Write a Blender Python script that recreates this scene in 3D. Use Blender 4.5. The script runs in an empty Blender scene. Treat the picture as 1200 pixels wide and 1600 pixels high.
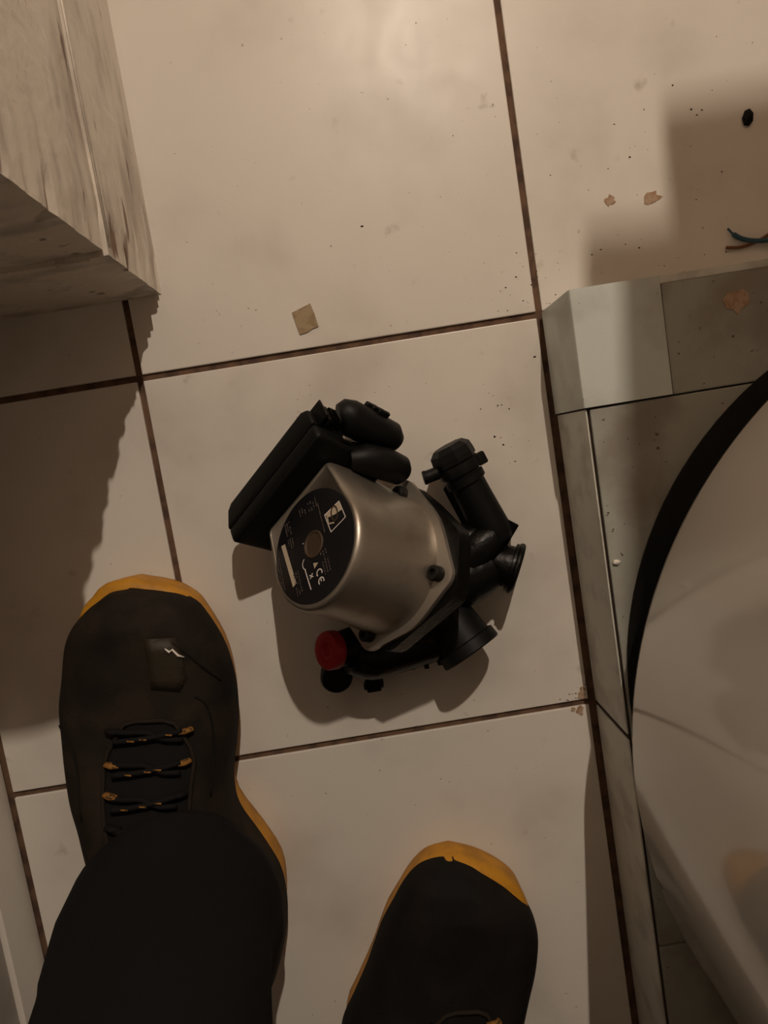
import bpy, bmesh, math, random
from mathutils import Vector, Matrix, noise

# ------------------------------------------------------------------ camera, world, lights, exposure
C = bpy.context.scene.collection
cam_d = bpy.data.cameras.new('camera')
cam = bpy.data.objects.new('camera', cam_d); C.objects.link(cam)
F_PX = 1023.3
cam_d.sensor_fit = 'VERTICAL'; cam_d.sensor_height = 24.0
cam_d.lens = F_PX / 1600.0 * 24.0
cam_d.clip_start = 0.01
X_, Y_, Z_ = (0.98718368, -0.1582852, 0.02035113), (-0.15948501, -0.98307495, 0.09015642), (0.00573626, -0.09224665, -0.99571967)
m = Matrix(((X_[0], -Y_[0], -Z_[0]), (X_[1], -Y_[1], -Z_[1]), (X_[2], -Y_[2], -Z_[2]))).to_4x4()
m.translation = (0.1760, -0.0892, 0.5443)
cam.matrix_world = m
bpy.context.scene.camera = cam

world = bpy.data.worlds.new('world'); bpy.context.scene.world = world
world.use_nodes = True
world.node_tree.nodes['Background'].inputs[0].default_value = (1.0, 0.72, 0.48, 1)
world.node_tree.nodes['Background'].inputs[1].default_value = 0.02

LAMP = Vector((0.475, 1.10, 1.35))
LAMP_POWER = 10300.0                       # emission strength of the glowing bulb
LAMP_COLOR = (1.0, 0.835, 0.67)

vs = bpy.context.scene.view_settings
vs.view_transform = 'Standard'; vs.look = 'None'; vs.gamma = 1.0; vs.use_curve_mapping = False
vs.exposure = 0.0

random.seed(7)
PI = math.pi

# ------------------------------------------------------------------ materials
def mat(name, col, rough=0.5, metal=0.0, spec=0.5, var=None, bump=None, coat=0.0, sheen=0.0):
    """var=(colour2, scale, low, high, detail, stretch) mixes a second colour by noise; bump=(scale, strength, distance)"""
    mt = bpy.data.materials.new(name); mt.use_nodes = True
    nt = mt.node_tree; N = nt.nodes; L = nt.links
    b = N['Principled BSDF']
    b.inputs['Base Color'].default_value = (*col, 1); b.inputs['Roughness'].default_value = rough
    b.inputs['Metallic'].default_value = metal; b.inputs['Specular IOR Level'].default_value = spec
    b.inputs['Coat Weight'].default_value = coat; b.inputs['Sheen Weight'].default_value = sheen
    tc = N.new('ShaderNodeNewGeometry')
    last = None
    if var:
        vlist = var if isinstance(var, list) else [var]
        for (c2, sc, lo, hi, det, st) in vlist:
            mp = N.new('ShaderNodeMapping'); mp.inputs['Scale'].default_value = st
            L.new(tc.outputs['Position'], mp.inputs['Vector'])
            nz = N.new('ShaderNodeTexNoise'); nz.inputs['Scale'].default_value = sc; nz.inputs['Detail'].default_value = det
            L.new(mp.outputs[0], nz.inputs['Vector'])
            r = N.new('ShaderNodeMapRange'); r.inputs[1].default_value = lo; r.inputs[2].default_value = hi
            r.interpolation_type = 'SMOOTHSTEP'
            L.new(nz.outputs['Fac'], r.inputs[0])
            mx = N.new('ShaderNodeMix'); mx.data_type = 'RGBA'
            L.new(r.outputs[0], mx.inputs['Factor'])
            if last is None: mx.inputs['A'].default_value = (*col, 1)
            else: L.new(last, mx.inputs['A'])
            mx.inputs['B'].default_value = (*c2, 1)
            last = mx.outputs['Result']
        L.new(last, b.inputs['Base Color'])
    if bump:
        sc, stg, dist = bump
        nz = N.new('ShaderNodeTexNoise'); nz.inputs['Scale'].default_value = sc; nz.inputs['Detail'].default_value = 4
        L.new(tc.outputs['Position'], nz.inputs['Vector'])
        bp = N.new('ShaderNodeBump'); bp.inputs['Strength'].default_value = stg; bp.inputs['Distance'].default_value = dist
        L.new(nz.outputs['Fac'], bp.inputs['Height']); L.new(bp.outputs[0], b.inputs['Normal'])
    return mt

one = (1, 1, 1)
M = {}
M['tile'] = mat('glazed_cream_tile', (0.72, 0.685, 0.63), 0.36, spec=0.45, var=[((0.60, 0.56, 0.51), 9, 0.45, 0.75, 5, one),
            ((0.38, 0.30, 0.24), 160, 0.71, 0.78, 3, one), ((0.50, 0.44, 0.38), 38, 0.66, 0.80, 5, one)], bump=(18, 0.02, 0.002))
_t = M['tile'].node_tree; _b = _t.nodes['Principled BSDF']
_nz = _t.nodes.new('ShaderNodeTexNoise'); _nz.inputs['Scale'].default_value = 16; _nz.inputs['Detail'].default_value = 6; _nz.inputs['Distortion'].default_value = 1.2
_g = _t.nodes.new('ShaderNodeNewGeometry'); _t.links.new(_g.outputs['Position'], _nz.inputs['Vector'])
_r = _t.nodes.new('ShaderNodeMapRange'); _r.inputs[1].default_value = .35; _r.inputs[2].default_value = .7; _r.inputs[3].default_value = .34; _r.inputs[4].default_value = .43
_t.links.new(_nz.outputs['Fac'], _r.inputs[0]); _t.links.new(_r.outputs[0], _b.inputs['Roughness'])
M['grout'] = mat('brown_grout', (0.15, 0.085, 0.05), 0.9, var=((0.07, 0.04, 0.028), 60, 0.4, 0.65, 4, one), bump=(400, 0.5, 0.001))
M['grout_dark'] = mat('dark_gap', (0.045, 0.028, 0.02), 0.95)
M['rust'] = mat('rust_stain', (0.34, 0.21, 0.13), 0.8, var=((0.42, 0.30, 0.21), 220, 0.4, 0.6, 3, one))
M['plaster'] = mat('smeared_plaster', (0.72, 0.66, 0.575), 0.42, var=[((0.46, 0.41, 0.355), 26, 0.48, 0.68, 7, (.8, .38, 1.4)),
            ((0.76, 0.71, 0.64), 45, 0.56, 0.70, 5, (.6, .30, 1.5)), ((0.20, 0.13, 0.09), 70, 0.63, 0.72, 6, (.8, .25, 1.6))], bump=(90, 0.5, 0.002))
M['grey_wall'] = mat('grey_plaster', (0.42, 0.39, 0.35), 0.85, var=((0.33, 0.30, 0.27), 12, 0.4, 0.65, 4, one), bump=(60, 0.3, 0.002))
M['room_wall'] = mat('room_wall_paint', (0.15, 0.095, 0.055), 0.9)
M['ceiling'] = mat('ceiling_paint', (0.12, 0.085, 0.06), 0.9)
M['sheet'] = mat('grey_dusty_sheet', (0.36, 0.37, 0.33), 0.45, var=[((0.25, 0.23, 0.20), 18, 0.42, 0.68, 6, one), ((0.10, 0.08, 0.06), 190, 0.71, 0.77, 2, one),
            ((0.46, 0.36, 0.30), 55, 0.68, 0.74, 5, one)], bump=(120, 0.15, 0.001))
M['cap'] = mat('pale_grey_enamel', (0.60, 0.65, 0.62), 0.35, var=[((0.50, 0.53, 0.50), 20, 0.42, 0.65, 4, one), ((0.15, 0.12, 0.09), 230, 0.72, 0.77, 2, one)])
M['side_tile'] = mat('grey_side_tile', (0.60, 0.60, 0.54), 0.4, var=((0.42, 0.41, 0.37), 30, 0.45, 0.7, 5, one))
M['tank'] = mat('white_enamel', (0.68, 0.66, 0.62), 0.13, spec=0.8, coat=0.25)
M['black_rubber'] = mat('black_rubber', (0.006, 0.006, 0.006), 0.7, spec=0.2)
M['black_plastic'] = mat('black_plastic', (0.0038, 0.0040, 0.0040), 0.5, spec=0.22, bump=(260, 0.08, 0.001))
M['black_gloss'] = mat('black_wet_plastic', (0.0022, 0.0022, 0.0021), 0.36, spec=0.22, bump=(180, 0.3, 0.002))
M['black_matt'] = mat('black_screw', (0.007, 0.0065, 0.006), 0.5, spec=0.3)
M['alu'] = mat('cast_aluminium', (0.43, 0.395, 0.345), 0.42, metal=0.9, var=((0.33, 0.295, 0.25), 45, 0.45, 0.75, 5, one), bump=(700, 0.12, 0.0005))
M['alu_edge'] = mat('aluminium_flange', (0.42, 0.385, 0.34), 0.45, metal=0.85)
M['label'] = mat('black_label', (0.008, 0.008, 0.010), 0.35)
M['print'] = mat('label_print', (0.50, 0.42, 0.32), 0.6)
M['print_dim'] = mat('label_fine_print', (0.12, 0.095, 0.085), 0.6)
M['print_white'] = mat('label_white_print', (0.75, 0.70, 0.66), 0.6)
M['bronze'] = mat('worn_bronze', (0.075, 0.048, 0.03), 0.55, metal=0.3)
M['chrome'] = mat('bright_dot', (0.9, 0.9, 0.9), 0.1, metal=1.0)
M['red'] = mat('red_plastic', (0.30, 0.008, 0.011), 0.45, spec=.35, bump=(300, 0.15, 0.001))
M['shoe'] = mat('brown_black_nubuck', (0.0150, 0.0112, 0.0078), 0.8, spec=0.2, sheen=0.0, var=[((0.0235, 0.0165, 0.0105), 35, 0.4, 0.65, 5, one), ((0.0080, 0.0066, 0.0055), 22, 0.45, 0.7, 4, one)], bump=(500, 0.4, 0.0008))
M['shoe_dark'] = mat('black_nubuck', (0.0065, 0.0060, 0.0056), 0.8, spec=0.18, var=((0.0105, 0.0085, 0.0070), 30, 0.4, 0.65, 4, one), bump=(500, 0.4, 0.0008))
M['patch'] = mat('scuffed_leather', (0.026, 0.020, 0.012), 0.55, spec=.3, bump=(300, 0.4, 0.001))
M['yellow'] = mat('ochre_rubber', (0.55, 0.25, 0.012), 0.6, var=((0.40, 0.18, 0.015), 60, 0.4, 0.7, 4, one))
M['lace'] = mat('yellow_black_lace', (0.26, 0.125, 0.03), 0.85, spec=.2, var=((0.05, 0.03, 0.015), 400, 0.5, 0.62, 2, one))
M['rim'] = mat('stitched_rim', (0.018, 0.013, 0.009), 0.8, spec=.2)
M['lace_dark'] = mat('black_lace', (0.0065, 0.006, 0.0065), 0.85, spec=.2)
M['trousers'] = mat('black_navy_cloth', (0.0075, 0.0070, 0.0078), 0.95, spec=0.15, bump=(900, 0.3, 0.0005))
M['skin'] = mat('skin', (0.5, 0.3, 0.2), 0.6)
M['paper'] = mat('tan_tape', (0.36, 0.27, 0.16), 0.7, var=((0.28, 0.20, 0.11), 120, 0.45, 0.6, 3, one))
M['dirt'] = mat('dark_dirt', (0.05, 0.035, 0.028), 0.9)
M['crumb'] = mat('white_crumb', (0.8, 0.76, 0.7), 0.8)
M['blue_wire'] = mat('blue_wire', (0.02, 0.07, 0.11), 0.5)
M['brown_wire'] = mat('brown_wire', (0.16, 0.06, 0.025), 0.5)
M['blocker'] = mat('white_blocker', (0.6, 0.55, 0.5), 0.4)
bulb_m = bpy.data.materials.new('glowing_bulb'); bulb_m.use_nodes = True
_n = bulb_m.node_tree; _n.nodes.remove(_n.nodes['Principled BSDF'])
_e = _n.nodes.new('ShaderNodeEmission'); _e.inputs[0].default_value = (*LAMP_COLOR, 1); _e.inputs[1].default_value = LAMP_POWER
_n.links.new(_e.outputs[0], _n.nodes['Material Output'].inputs[0])
M['bulb'] = bulb_m

# ------------------------------------------------------------------ helpers
def link(name, bm, m, parent=None, smooth=False, label=None, kind=None, angle=None):
    me = bpy.data.meshes.new(name)
    bmesh.ops.recalc_face_normals(bm, faces=bm.faces)
    bm.to_mesh(me); bm.free()
    if m: me.materials.append(M[m] if isinstance(m, str) else m)
    if smooth:
        for p in me.polygons: p.use_smooth = True
        if angle:
            try: me.set_sharp_from_angle(angle=math.radians(angle))
            except Exception: pass
    o = bpy.data.objects.new(name, me); C.objects.link(o)
    if parent: o.parent = parent
    if label: o['label'] = label
    if kind: o['kind'] = kind
    return o

def thing(name, label, cat, loc=(0, 0, 0), group=None):
    o = bpy.data.objects.new(name, None); C.objects.link(o)
    o.location = loc; o.empty_display_size = 0.05
    o['label'] = label; o['category'] = cat
    if group: o['group'] = group
    return o

def tag(o, label, cat, group=None):
    o['label'] = label; o['category'] = cat
    if group: o['group'] = group
    return o

def finish(root):
    """children were modelled in world space: keep them there although the root stands elsewhere"""
    for ch in root.children: ch.location = ch.location - root.location

def bevel(bm, w, seg=2, faces=None):
    bmesh.ops.recalc_face_normals(bm, faces=bm.faces)
    es = [e for e in bm.edges if len(e.link_faces) == 2 and e.calc_face_angle(0) > 0.5]
    bmesh.ops.bevel(bm, geom=es, offset=w, segments=seg, affect='EDGES', profile=0.6, clamp_overlap=True)

def box_bm(x0, x1, y0, y1, z0, z1, bv=0.0, seg=1, bm=None):
    b = bmesh.new()
    bmesh.ops.create_cube(b, size=1)
    for v in b.verts:
        v.co = Vector((x0 + (v.co.x + .5) * (x1 - x0), y0 + (v.co.y + .5) * (y1 - y0), z0 + (v.co.z + .5) * (z1 - z0)))
    if bv: bevel(b, bv, seg)
    if bm is None: return b
    me = bpy.data.meshes.new('t'); b.to_mesh(me); b.free(); bm.from_mesh(me); bpy.data.meshes.remove(me)
    return bm

def add(bm, b):
    me = bpy.data.meshes.new('t'); b.to_mesh(me); b.free(); bm.from_mesh(me); bpy.data.meshes.remove(me); return bm

def frame(d):
    d = d.normalized(); a = Vector((0, 0, 1)) if abs(d.z) < 0.9 else Vector((1, 0, 0))
    u = a.cross(d).normalized(); return u, d.cross(u).normalized()

def loft(rings, cap=True, closed=True, bm=None):
    b = bm or bmesh.new(); rs = [[b.verts.new(p) for p in r] for r in rings]
    n = len(rs[0])
    for i in range(len(rs) - 1):
        for j in range(n if closed else n - 1):
            k = (j + 1) % n
            b.faces.new((rs[i][j], rs[i][k], rs[i + 1][k], rs[i + 1][j]))
    if cap: b.faces.new(rs[0][::-1]); b.faces.new(rs[-1])
    return b

def tube(pts, rad, n=12, cap=True, bm=None, squash=1.0):
    """tube along points; rad one number or one per point"""
    pts = [Vector(p) for p in pts]
    if not isinstance(rad, (list, tuple)): rad = [rad] * len(pts)
    rings = []; u = None
    for i, p in enumerate(pts):
        d = (pts[min(i + 1, len(pts) - 1)] - pts[max(i - 1, 0)])
        if u is None: u, v = frame(d)
        else:
            d.normalize(); u = (u - d * u.dot(d)).normalized(); v = d.cross(u).normalized()
        rings.append([p + (u * math.cos(2 * PI * j / n) + v * math.sin(2 * PI * j / n) * squash) * rad[i] for j in range(n)])
    return loft(rings, cap, True, bm)

def lathe(base, axis, prof, n=32, bm=None, cap=True):
    """prof: list of (distance along axis, radius)"""
    base = Vector(base); axis = Vector(axis).normalized(); u, v = frame(axis)
    rings = [[base + axis * d + (u * math.cos(2 * PI * j / n) + v * math.sin(2 * PI * j / n)) * max(r, 1e-5) for j in range(n)] for d, r in prof]
    return loft(rings, cap, True, bm)

def smooth_curve(pts, k=6):
    P = [Vector(p) for p in pts]; out = []
    for i in range(len(P) - 1):
        a, b, c, d = P[max(i - 1, 0)], P[i], P[i + 1], P[min(i + 2, len(P) - 1)]
        for s in range(k):
            t = s / k
            out.append(0.5 * ((2 * b) + (c - a) * t + (2 * a - 5 * b + 4 * c - d) * t * t + (3 * b - a - 3 * c + d) * t ** 3))
    out.append(P[-1]); return out

def hull2d(pts):
    P = sorted(set(pts)); 
    def half(P):
        h = []
        for p in P:
            while len(h) > 1 and (h[-1][0] - h[-2][0]) * (p[1] - h[-2][1]) - (h[-1][1] - h[-2][1]) * (p[0] - h[-2][0]) <= 0: h.pop()
            h.append(p)
        return h[:-1]
    return half(P) + half(P[::-1])

# ------------------------------------------------------------------ the setting
XL, XR, YF, YB, ZC = -0.184, 1.02, -1.40, 1.62, 2.30
T = 0.33; G = 0.0026                        # tile pitch, half a joint
floor = link('floor', box_bm(XL - .02, XR + .02, YF - .02, YB + .02, -0.03, -0.0022), 'grout', kind='structure')

tile_cache = {}
def tile(x0, x1, y0, y1, parent, name='tile', z=0.0, tilt=0.0):
    w, h = x1 - x0, y1 - y0; key = (round(w, 4), round(h, 4))
    if key not in tile_cache:
        b = box_bm(-w / 2, w / 2, -h / 2, h / 2, -0.008, 0, 0.0009, 2)
        o = link(name, b, 'tile', parent); tile_cache[key] = o.data
    else:
        o = bpy.data.objects.new(name, tile_cache[key]); C.objects.link(o); o.parent = parent
    o.location = ((x0 + x1) / 2, (y0 + y1) / 2, z)
    return o
for iy in range(-5, 5):
    for ix in range(-1, 4):
        x0, x1 = ix * T + G, (ix + 1) * T - G; y0, y1 = iy * T + G, (iy + 1) * T - G
        if ix == -1: x0 = XL + 0.0105
        x1 = min(x1, XR - .002); y0 = max(y0, YF + .002); y1 = min(y1, YB - .002)
        if x0 >= x1 or y0 >= y1: continue
        if iy < 0 and ix > 1 and iy > -4: continue       # hidden below the plinth
        if iy < 0 and iy > -4 and ix == 1: x1 = 0.334
        if x1 - x0 < .004: continue
        tile(x0, x1, y0, y1, floor, z=0.0)

link('wall_back', box_bm(XL - .1, XR + .1, YB, YB + .1, -.03, ZC), 'room_wall', kind='structure')
link('wall_front', box_bm(XL - .1, XR + .1, YF - .1, YF, -.03, ZC), 'room_wall', kind='structure')
link('wall_right', box_bm(XR, XR + .1, YF - .1, YB + .1, -.03, ZC), 'room_wall', kind='structure')
link('ceiling', box_bm(XL - .1, XR + .1, YF - .1, YB + .1, ZC, ZC + .05), 'ceiling', kind='structure')
link('wall_left', box_bm(XL - .1, XL, YF - .1, YB + .1, -.03, ZC), 'grey_wall', kind='structure')
bbl = link('baseboard_left', box_bm(XL, XL + .006, YF, 0.06, 0, .040, .0015, 2), 'tile', kind='structure', smooth=True, angle=35)

# half-height plastered wall stub on the left, streaked and chipped, with its skirting
def rough_block(x0, x1, y0, y1, z0, z1, amp, seedv, nz=90, nxy=14, chip=0.0):
    """vertical block open at the back: front face (y0), right face (x1) and top, its edge chipped"""
    b = bmesh.new(); cols = []
    path = [(x0 + (x1 - x0) * i / nxy, y0) for i in range(nxy)] + [(x1, y0)] + [(x1, y0 + (y1 - y0) * (i / nxy) ** 1.5) for i in range(1, nxy + 1)]
    ci = nxy
    for k in range(nz + 1):
        z = z0 + (z1 - z0) * k / nz; row = []
        for i, (x, y) in enumerate(path):
            f = noise.noise(Vector((x * 40 + seedv, y * 40, z * 18))) * amp
            f2 = noise.noise(Vector((seedv * 3, 7.1, z * 55))) * chip + noise.noise(Vector((seedv, 2.1, z * 190))) * chip * .7
            dx = dy = 0.0
            if i <= ci: dy += f * 0.6
            if i >= ci: dx += f * 0.6
            if i == ci: dx = -abs(f2) ; dy = abs(f2) * .8
            if i in (ci - 1, ci + 1): dx -= abs(f2) * .1
            if k == 0: dx = dy = 0
            row.append(b.verts.new((x + dx, y + dy, z)))
        cols.append(row)
    for k in range(nz):
        for i in range(len(path) - 1):
            b.faces.new((cols[k][i], cols[k][i + 1], cols[k + 1][i + 1], cols[k + 1][i]))
    vb = b.verts.new((x0, y1, z1)); b.faces.new(cols[-1] + [vb])
    vd = b.verts.new((x0, y1, z0)); b.faces.new(cols[0][::-1] + [vd][::-1])
    b.faces.new([r[0] for r in cols] + [vb, vd]); b.faces.new([r[-1] for r in cols][::-1] + [vd, vb])
    return b
pil = link('wall_stub', rough_block(XL, 0.0275, 0.0655, YB, 0, 0.337, 0.003, 3.3, chip=0.009), 'plaster', kind='structure', smooth=True, angle=40)
sk = link('baseboard', rough_block(XL, 0.0305, 0.0625, YB, 0, 0.103, 0.0022, 9.1, nz=50, chip=0.007), 'plaster', pil, smooth=True, angle=40)
ledge = bmesh.new()
tube([(0.0305, 0.0625 + .012, .103), (0.0302, .2, .1035), (0.0305, .5, .103), (.0305, YB, .103)], 0.0010, 8, bm=ledge)
tube([(0.0305 - .014, 0.0622, .1025), (-0.06, .0624, .103), (XL, .0622, .1032)], 0.0010, 8, bm=ledge)
link('ledge', ledge, 'plaster', pil, True)

# ------------------------------------------------------------------ raised tiled plinth on the right
PX0, PY0, PY1, PZ = 0.3325, -1.15, -0.0005, 0.075
pl = thing('plinth', 'low raised plinth at the right with pale side tiles and a dusty grey top', 'plinth', (0.66, -0.5, 0))
link('core', box_bm(PX0 + .0013, XR - .001, PY0, PY1 - .004, 0.0005, PZ - .004), 'grout_dark', pl)
def pt(x0, x1, y0, y1, z0, z1, mtl, name='tile', lab=None, bv=.0012):
    return link(name, box_bm(x0, x1, y0, y1, z0, z1, bv, 2), mtl, pl, False, label=lab)
# side tiles stand on the floor joint, joint at y=-0.33 and so on, like the floor's
for (a, b) in ((-0.3275, -0.0835), (-0.6575, -0.3325), (-0.9875, -0.6625), (PY0, -0.9925)):
    pt(PX0, PX0 + .0012, a, b, 0.0035, PZ - .0014, 'side_tile', bv=.0002)
# top sheets
pt(PX0 + .0032, 0.66, -0.50, -0.0835, PZ - .004, PZ - .0006, 'sheet', 'top_sheet')
pt(PX0 + .0032, 0.66, PY0, -0.5015, PZ - .004, PZ - .0006, 'sheet', 'top_sheet')
pt(0.6615, XR - .001, PY0, PY1, PZ - .004, PZ - .0006, 'sheet', 'top_sheet')
pt(0.3965, 0.66, -0.0825, PY1 + .001, PZ - .004, PZ - .0002, 'sheet', 'top_sheet')
# pale folded corner cap: side and top
b = bmesh.new()
pro = [(PX0 - .0015, .0035), (PX0 + .006, .0035), (PX0 + .006, PZ - .003), (0.3955, PZ - .003), (0.3955, PZ + .0010), (0.3950, PZ + .0014), (PX0 + .0012, PZ + .0014), (PX0 - .0008, PZ + .0006), (PX0 - .0015, PZ - .001)]
ra_ = [b.verts.new((x, -0.0822, z)) for x, z in pro]; rb_ = [b.verts.new((x, PY1 + .0015, z)) for x, z in pro]
b.faces.new(ra_); b.faces.new(rb_[::-1])
for i in range(len(pro)): b.faces.new((ra_[i], rb_[i], rb_[(i + 1) % len(pro)], ra_[(i + 1) % len(pro)]))
link('corner_cap', b, 'cap', pl, True, label='pale folded corner cover, cleaner than the rest', angle=35)
# back edge trim
b = box_bm(PX0 + .004, XR, PY1 - .004, PY1 + .0015, 0.002, PZ + .0004, .0008, 2)
link('back_panel', b, 'side_tile', pl, True, angle=35)
finish(pl)

# ------------------------------------------------------------------ big white tank on the plinth
TC = Vector((0.648, -0.350, 0)); TR = 0.3275; TZ = 0.101
tk = thing('water_tank', 'large round white enamelled tank standing on the plinth at the right edge', 'tank', (TC.x, TC.y, PZ))
prof = [(0.0, 0.05), (-0.002, TR * .6), (0.0, TR - .012), (0.0018, TR - .006), (0.006, TR - .0018), (0.012, TR), (0.30, TR), (0.60, TR), (0.78, TR), (0.80, TR - .004), (0.84, TR - .05), (0.86, .2), (.87, .02)]
link('tank_body', lathe((TC.x, TC.y, TZ), (0, 0, 1), prof, 160), 'tank', tk, True, angle=50)
link('shade_disc', lathe((.600, -.302, PZ + .0002), (0, 0, 1), [(0, .2630), (.0025, .2635), (.0035, .2620)], 120), 'black_rubber', tk, True, angle=40, label='dark disc standing in for the shade under the tank')  # black disc puts the shade beneath the tank onto the plinth top
for a in (200, 320, 80):
    x, y = TC.x + .20 * math.cos(math.radians(a)), TC.y + .20 * math.sin(math.radians(a))
    link('foot', lathe((x, y, PZ + .0036), (0, 0, 1), [(0, .024), (.004, .026), (.018, .022), (.0235, .022)], 20), 'black_rubber', tk, True, angle=40)
link('pipe_stub', lathe((TC.x, TC.y, TZ + .868), (0, 0, 1), [(0, .018), (.05, .018), (.051, .024), (.07, .024)], 16), 'alu', tk, True, angle=40)
finish(tk)

# ------------------------------------------------------------------ added unseen cabinet high on the right (throws the stepped shade)
cb = thing('shade_blocker', 'added unseen white cabinet hung high on the right wall, above the frame', 'blocker', (XR, .35, .70))
link('blocker_box', box_bm(0.4260, XR, 0.05, 0.600, .70, 1.25, .006, 2), 'blocker', cb, True, angle=35)
link('blocker_step', box_bm(0.462, XR, 0.601, 0.642, .70, 1.20, .004, 2), 'blocker', cb, True, angle=35)
link('blocker_pipe', tube([(.8, .3, .70), (.8, .3, .66), (.86, .3, .64), (1.02, .3, .64)], .011, 12), 'alu', cb, True)
finish(cb)

# ------------------------------------------------------------------ hanging bulb
lp = thing('pendant_bulb', 'bare glowing bulb hanging on a cord from the ceiling, above the frame', 'lamp', tuple(LAMP))
link('bulb', lathe(LAMP - Vector((0, 0, .022)), (0, 0, 1), [(0, .002), (.002, .005), (.006, .0065), (.030, .0065), (.042, .0065), (.044, .006)], 16), 'bulb', lp, True)
link('socket', lathe(LAMP + Vector((0, 0, .0225)), (0, 0, 1), [(0, .012), (.004, .016), (.035, .016), (.045, .008), (.05, .004)], 20), 'black_plastic', lp, True, angle=40)
link('cord', tube([LAMP + Vector((0, 0, .072)), (LAMP.x, LAMP.y, 1.8), (LAMP.x, LAMP.y, ZC - .002)], .003, 8), 'black_rubber', lp, True)
finish(lp)

# ------------------------------------------------------------------ the circulation pump
O = Vector((0.12702759, -0.14510645, 0.1))          # centre of the motor's end face
Nn = Vector((-0.64964253, 0.40594171, 0.64278761))  # motor axis, out of the end face
U = Vector((-0.52991926, -0.8480481, 0)); V = Vector((0.54511481, -0.34062554, 0.76604444))
def g(a, b, d): return O + U * a + V * b + Nn * d
def gE(e, o, d): return g(e * .894 - o * .447, -.447 * e - .894 * o, d)
LEN = 0.071
pump = thing('circulation_pump', 'heating circulation pump with silver motor and black terminal box lying on the tile', 'pump', (O.x + .04, O.y - .02, 0))

def prism(outline, d0, d1, bv=0.0, seg=2, fr=g, scale1=1.0):
    b = bmesh.new()
    lo = [b.verts.new(fr(x * scale1, y * scale1, d1)) for x, y in outline]; hi = [b.verts.new(fr(x, y, d0)) for x, y in outline]
    n = len(outline)
    top = b.faces.new(hi); bot = b.faces.new(lo[::-1])
    for i in range(n): b.faces.new((hi[i], lo[i], lo[(i + 1) % n], hi[(i + 1) % n]))
    if bv:
        es = [e for e in top.edges]
        bmesh.ops.bevel(b, geom=es, offset=bv, segments=seg, affect='EDGES', profile=0.5, clamp_overlap=True)
    return b
def arc(cx, cy, r, n=40): return [(cx + r * math.cos(2 * PI * i / n), cy + r * math.sin(2 * PI * i / n)) for i in range(n)]

# motor: drawn can with a flat side for the terminal box
def radial(outl, n=144):
    """distance of a convex outline from its middle along n directions"""
    out = []
    for i in range(n):
        t = 2 * PI * i / n; dx, dy = math.cos(t), math.sin(t); best = 0
        for j in range(len(outl)):
            x1, y1 = outl[j]; x2, y2 = outl[(j + 1) % len(outl)]
            ex, ey = x2 - x1, y2 - y1; den = dx * ey - dy * ex
            if abs(den) < 1e-12: continue
            q = (x1 * ey - y1 * ex) / den; u = (x1 * dy - y1 * dx) / den
            if q > 0 and -1e-6 <= u <= 1 + 1e-6: best = max(best, q)
        out.append((dx * best, dy * best, best))
    return out
rings = []
for d, rc_, w, lk in ((-LEN, .0532, 0, .93), (-LEN + .005, .0526, 0, .93), (-LEN + .010, .0515, 0, .95), (-LEN + .018, .0498, 0, .97), (-.036, .0478, 0, 1), (-.010, .0456, 0, 1),
        (-.0055, .0455, .0002, 1), (-.003, .0455, .0008, 1), (-.0012, .0455, .0018, 1), (-.0003, .0455, .003, 1), (0, .0455, .0044, 1), (-.0004, .0455, .0050, 1), (-.0010, .0455, .0056, 1)):
    ol_ = radial(hull2d(arc(0, 0, rc_, 96) + arc(-.0525 * lk, -.0215 * lk, .0042, 20) + arc(.0095 * lk, -.0535 * lk, .0042, 20)))
    rings.append([g(x * (1 - w / l), y * (1 - w / l), d) for x, y, l in ol_])
link('motor_housing', loft(rings), 'alu', pump, True, label='silver cast motor housing', angle=55)
# flange plate
B = [(-.0537, -.0095), (-.0145, .0545), (.0510, .0170), (.0115, -.0475)]
fl = []
for bx, by in B: fl += arc(bx, by, .0115, 28)
fl = hull2d(fl + arc(-.001, .003, .0568, 90))
link('flange', prism(fl, -LEN + .0022, -LEN - .0015, .0006), 'alu_edge', pump, True, label='thin silver flange plate', angle=40)
# screw bosses with black socket screws
for bx, by in B:
    s = bmesh.new()
    lathe(g(bx, by, -LEN + .0022), Nn, [(0, .0056), (.0062, .0056), (.0072, .0048), (.0072, .0028), (.0045, .0026), (.0044, .0002)], 20, s)
    link('screw', s, 'black_matt', pump, True, angle=40, label='black socket-head screw')

# round label on the end face
lab = link('rating_label', lathe(g(0, 0, -.0010), Nn, [(0, .0405), (.0011, .0405), (.0012, .0402)], 96), 'label', pump, True, label='round black rating label with tan print', angle=40)
LZ = .00035
def flat(name, polys, m, lift=.0003, parent=lab, thick=.00012):
    b = bmesh.new()
    for poly in polys:
        add(b, prism(poly, lift, lift - thick))
    return link(name, b, m, parent)
hub = lathe(g(-.0010, .0008, .0001), Nn, [(0, .0098), (.0007, .0098), (.0012, .009), (.0008, .0078), (.0004, .0075)], 40)
link('vent_plug', hub, 'bronze', lab, True, label='dull bronze centre plug', angle=40)
link('glint', lathe(g(.0030, -.0104, .0002), Nn, [(0, .0008), (.0004, .0007)], 10), 'chrome', lab, True)
def stroke(p, q, w):
    dx, dy = q[0] - p[0], q[1] - p[1]; l = math.hypot(dx, dy); nx, ny = -dy / l * w / 2, dx / l * w / 2
    return [(p[0] + nx, p[1] + ny), (q[0] + nx, q[1] + ny), (q[0] - nx, q[1] - ny), (p[0] - nx, p[1] - ny)]
def poly_stroke(P, w): return [stroke(P[i], P[i + 1], w) for i in range(len(P) - 1)]
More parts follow.
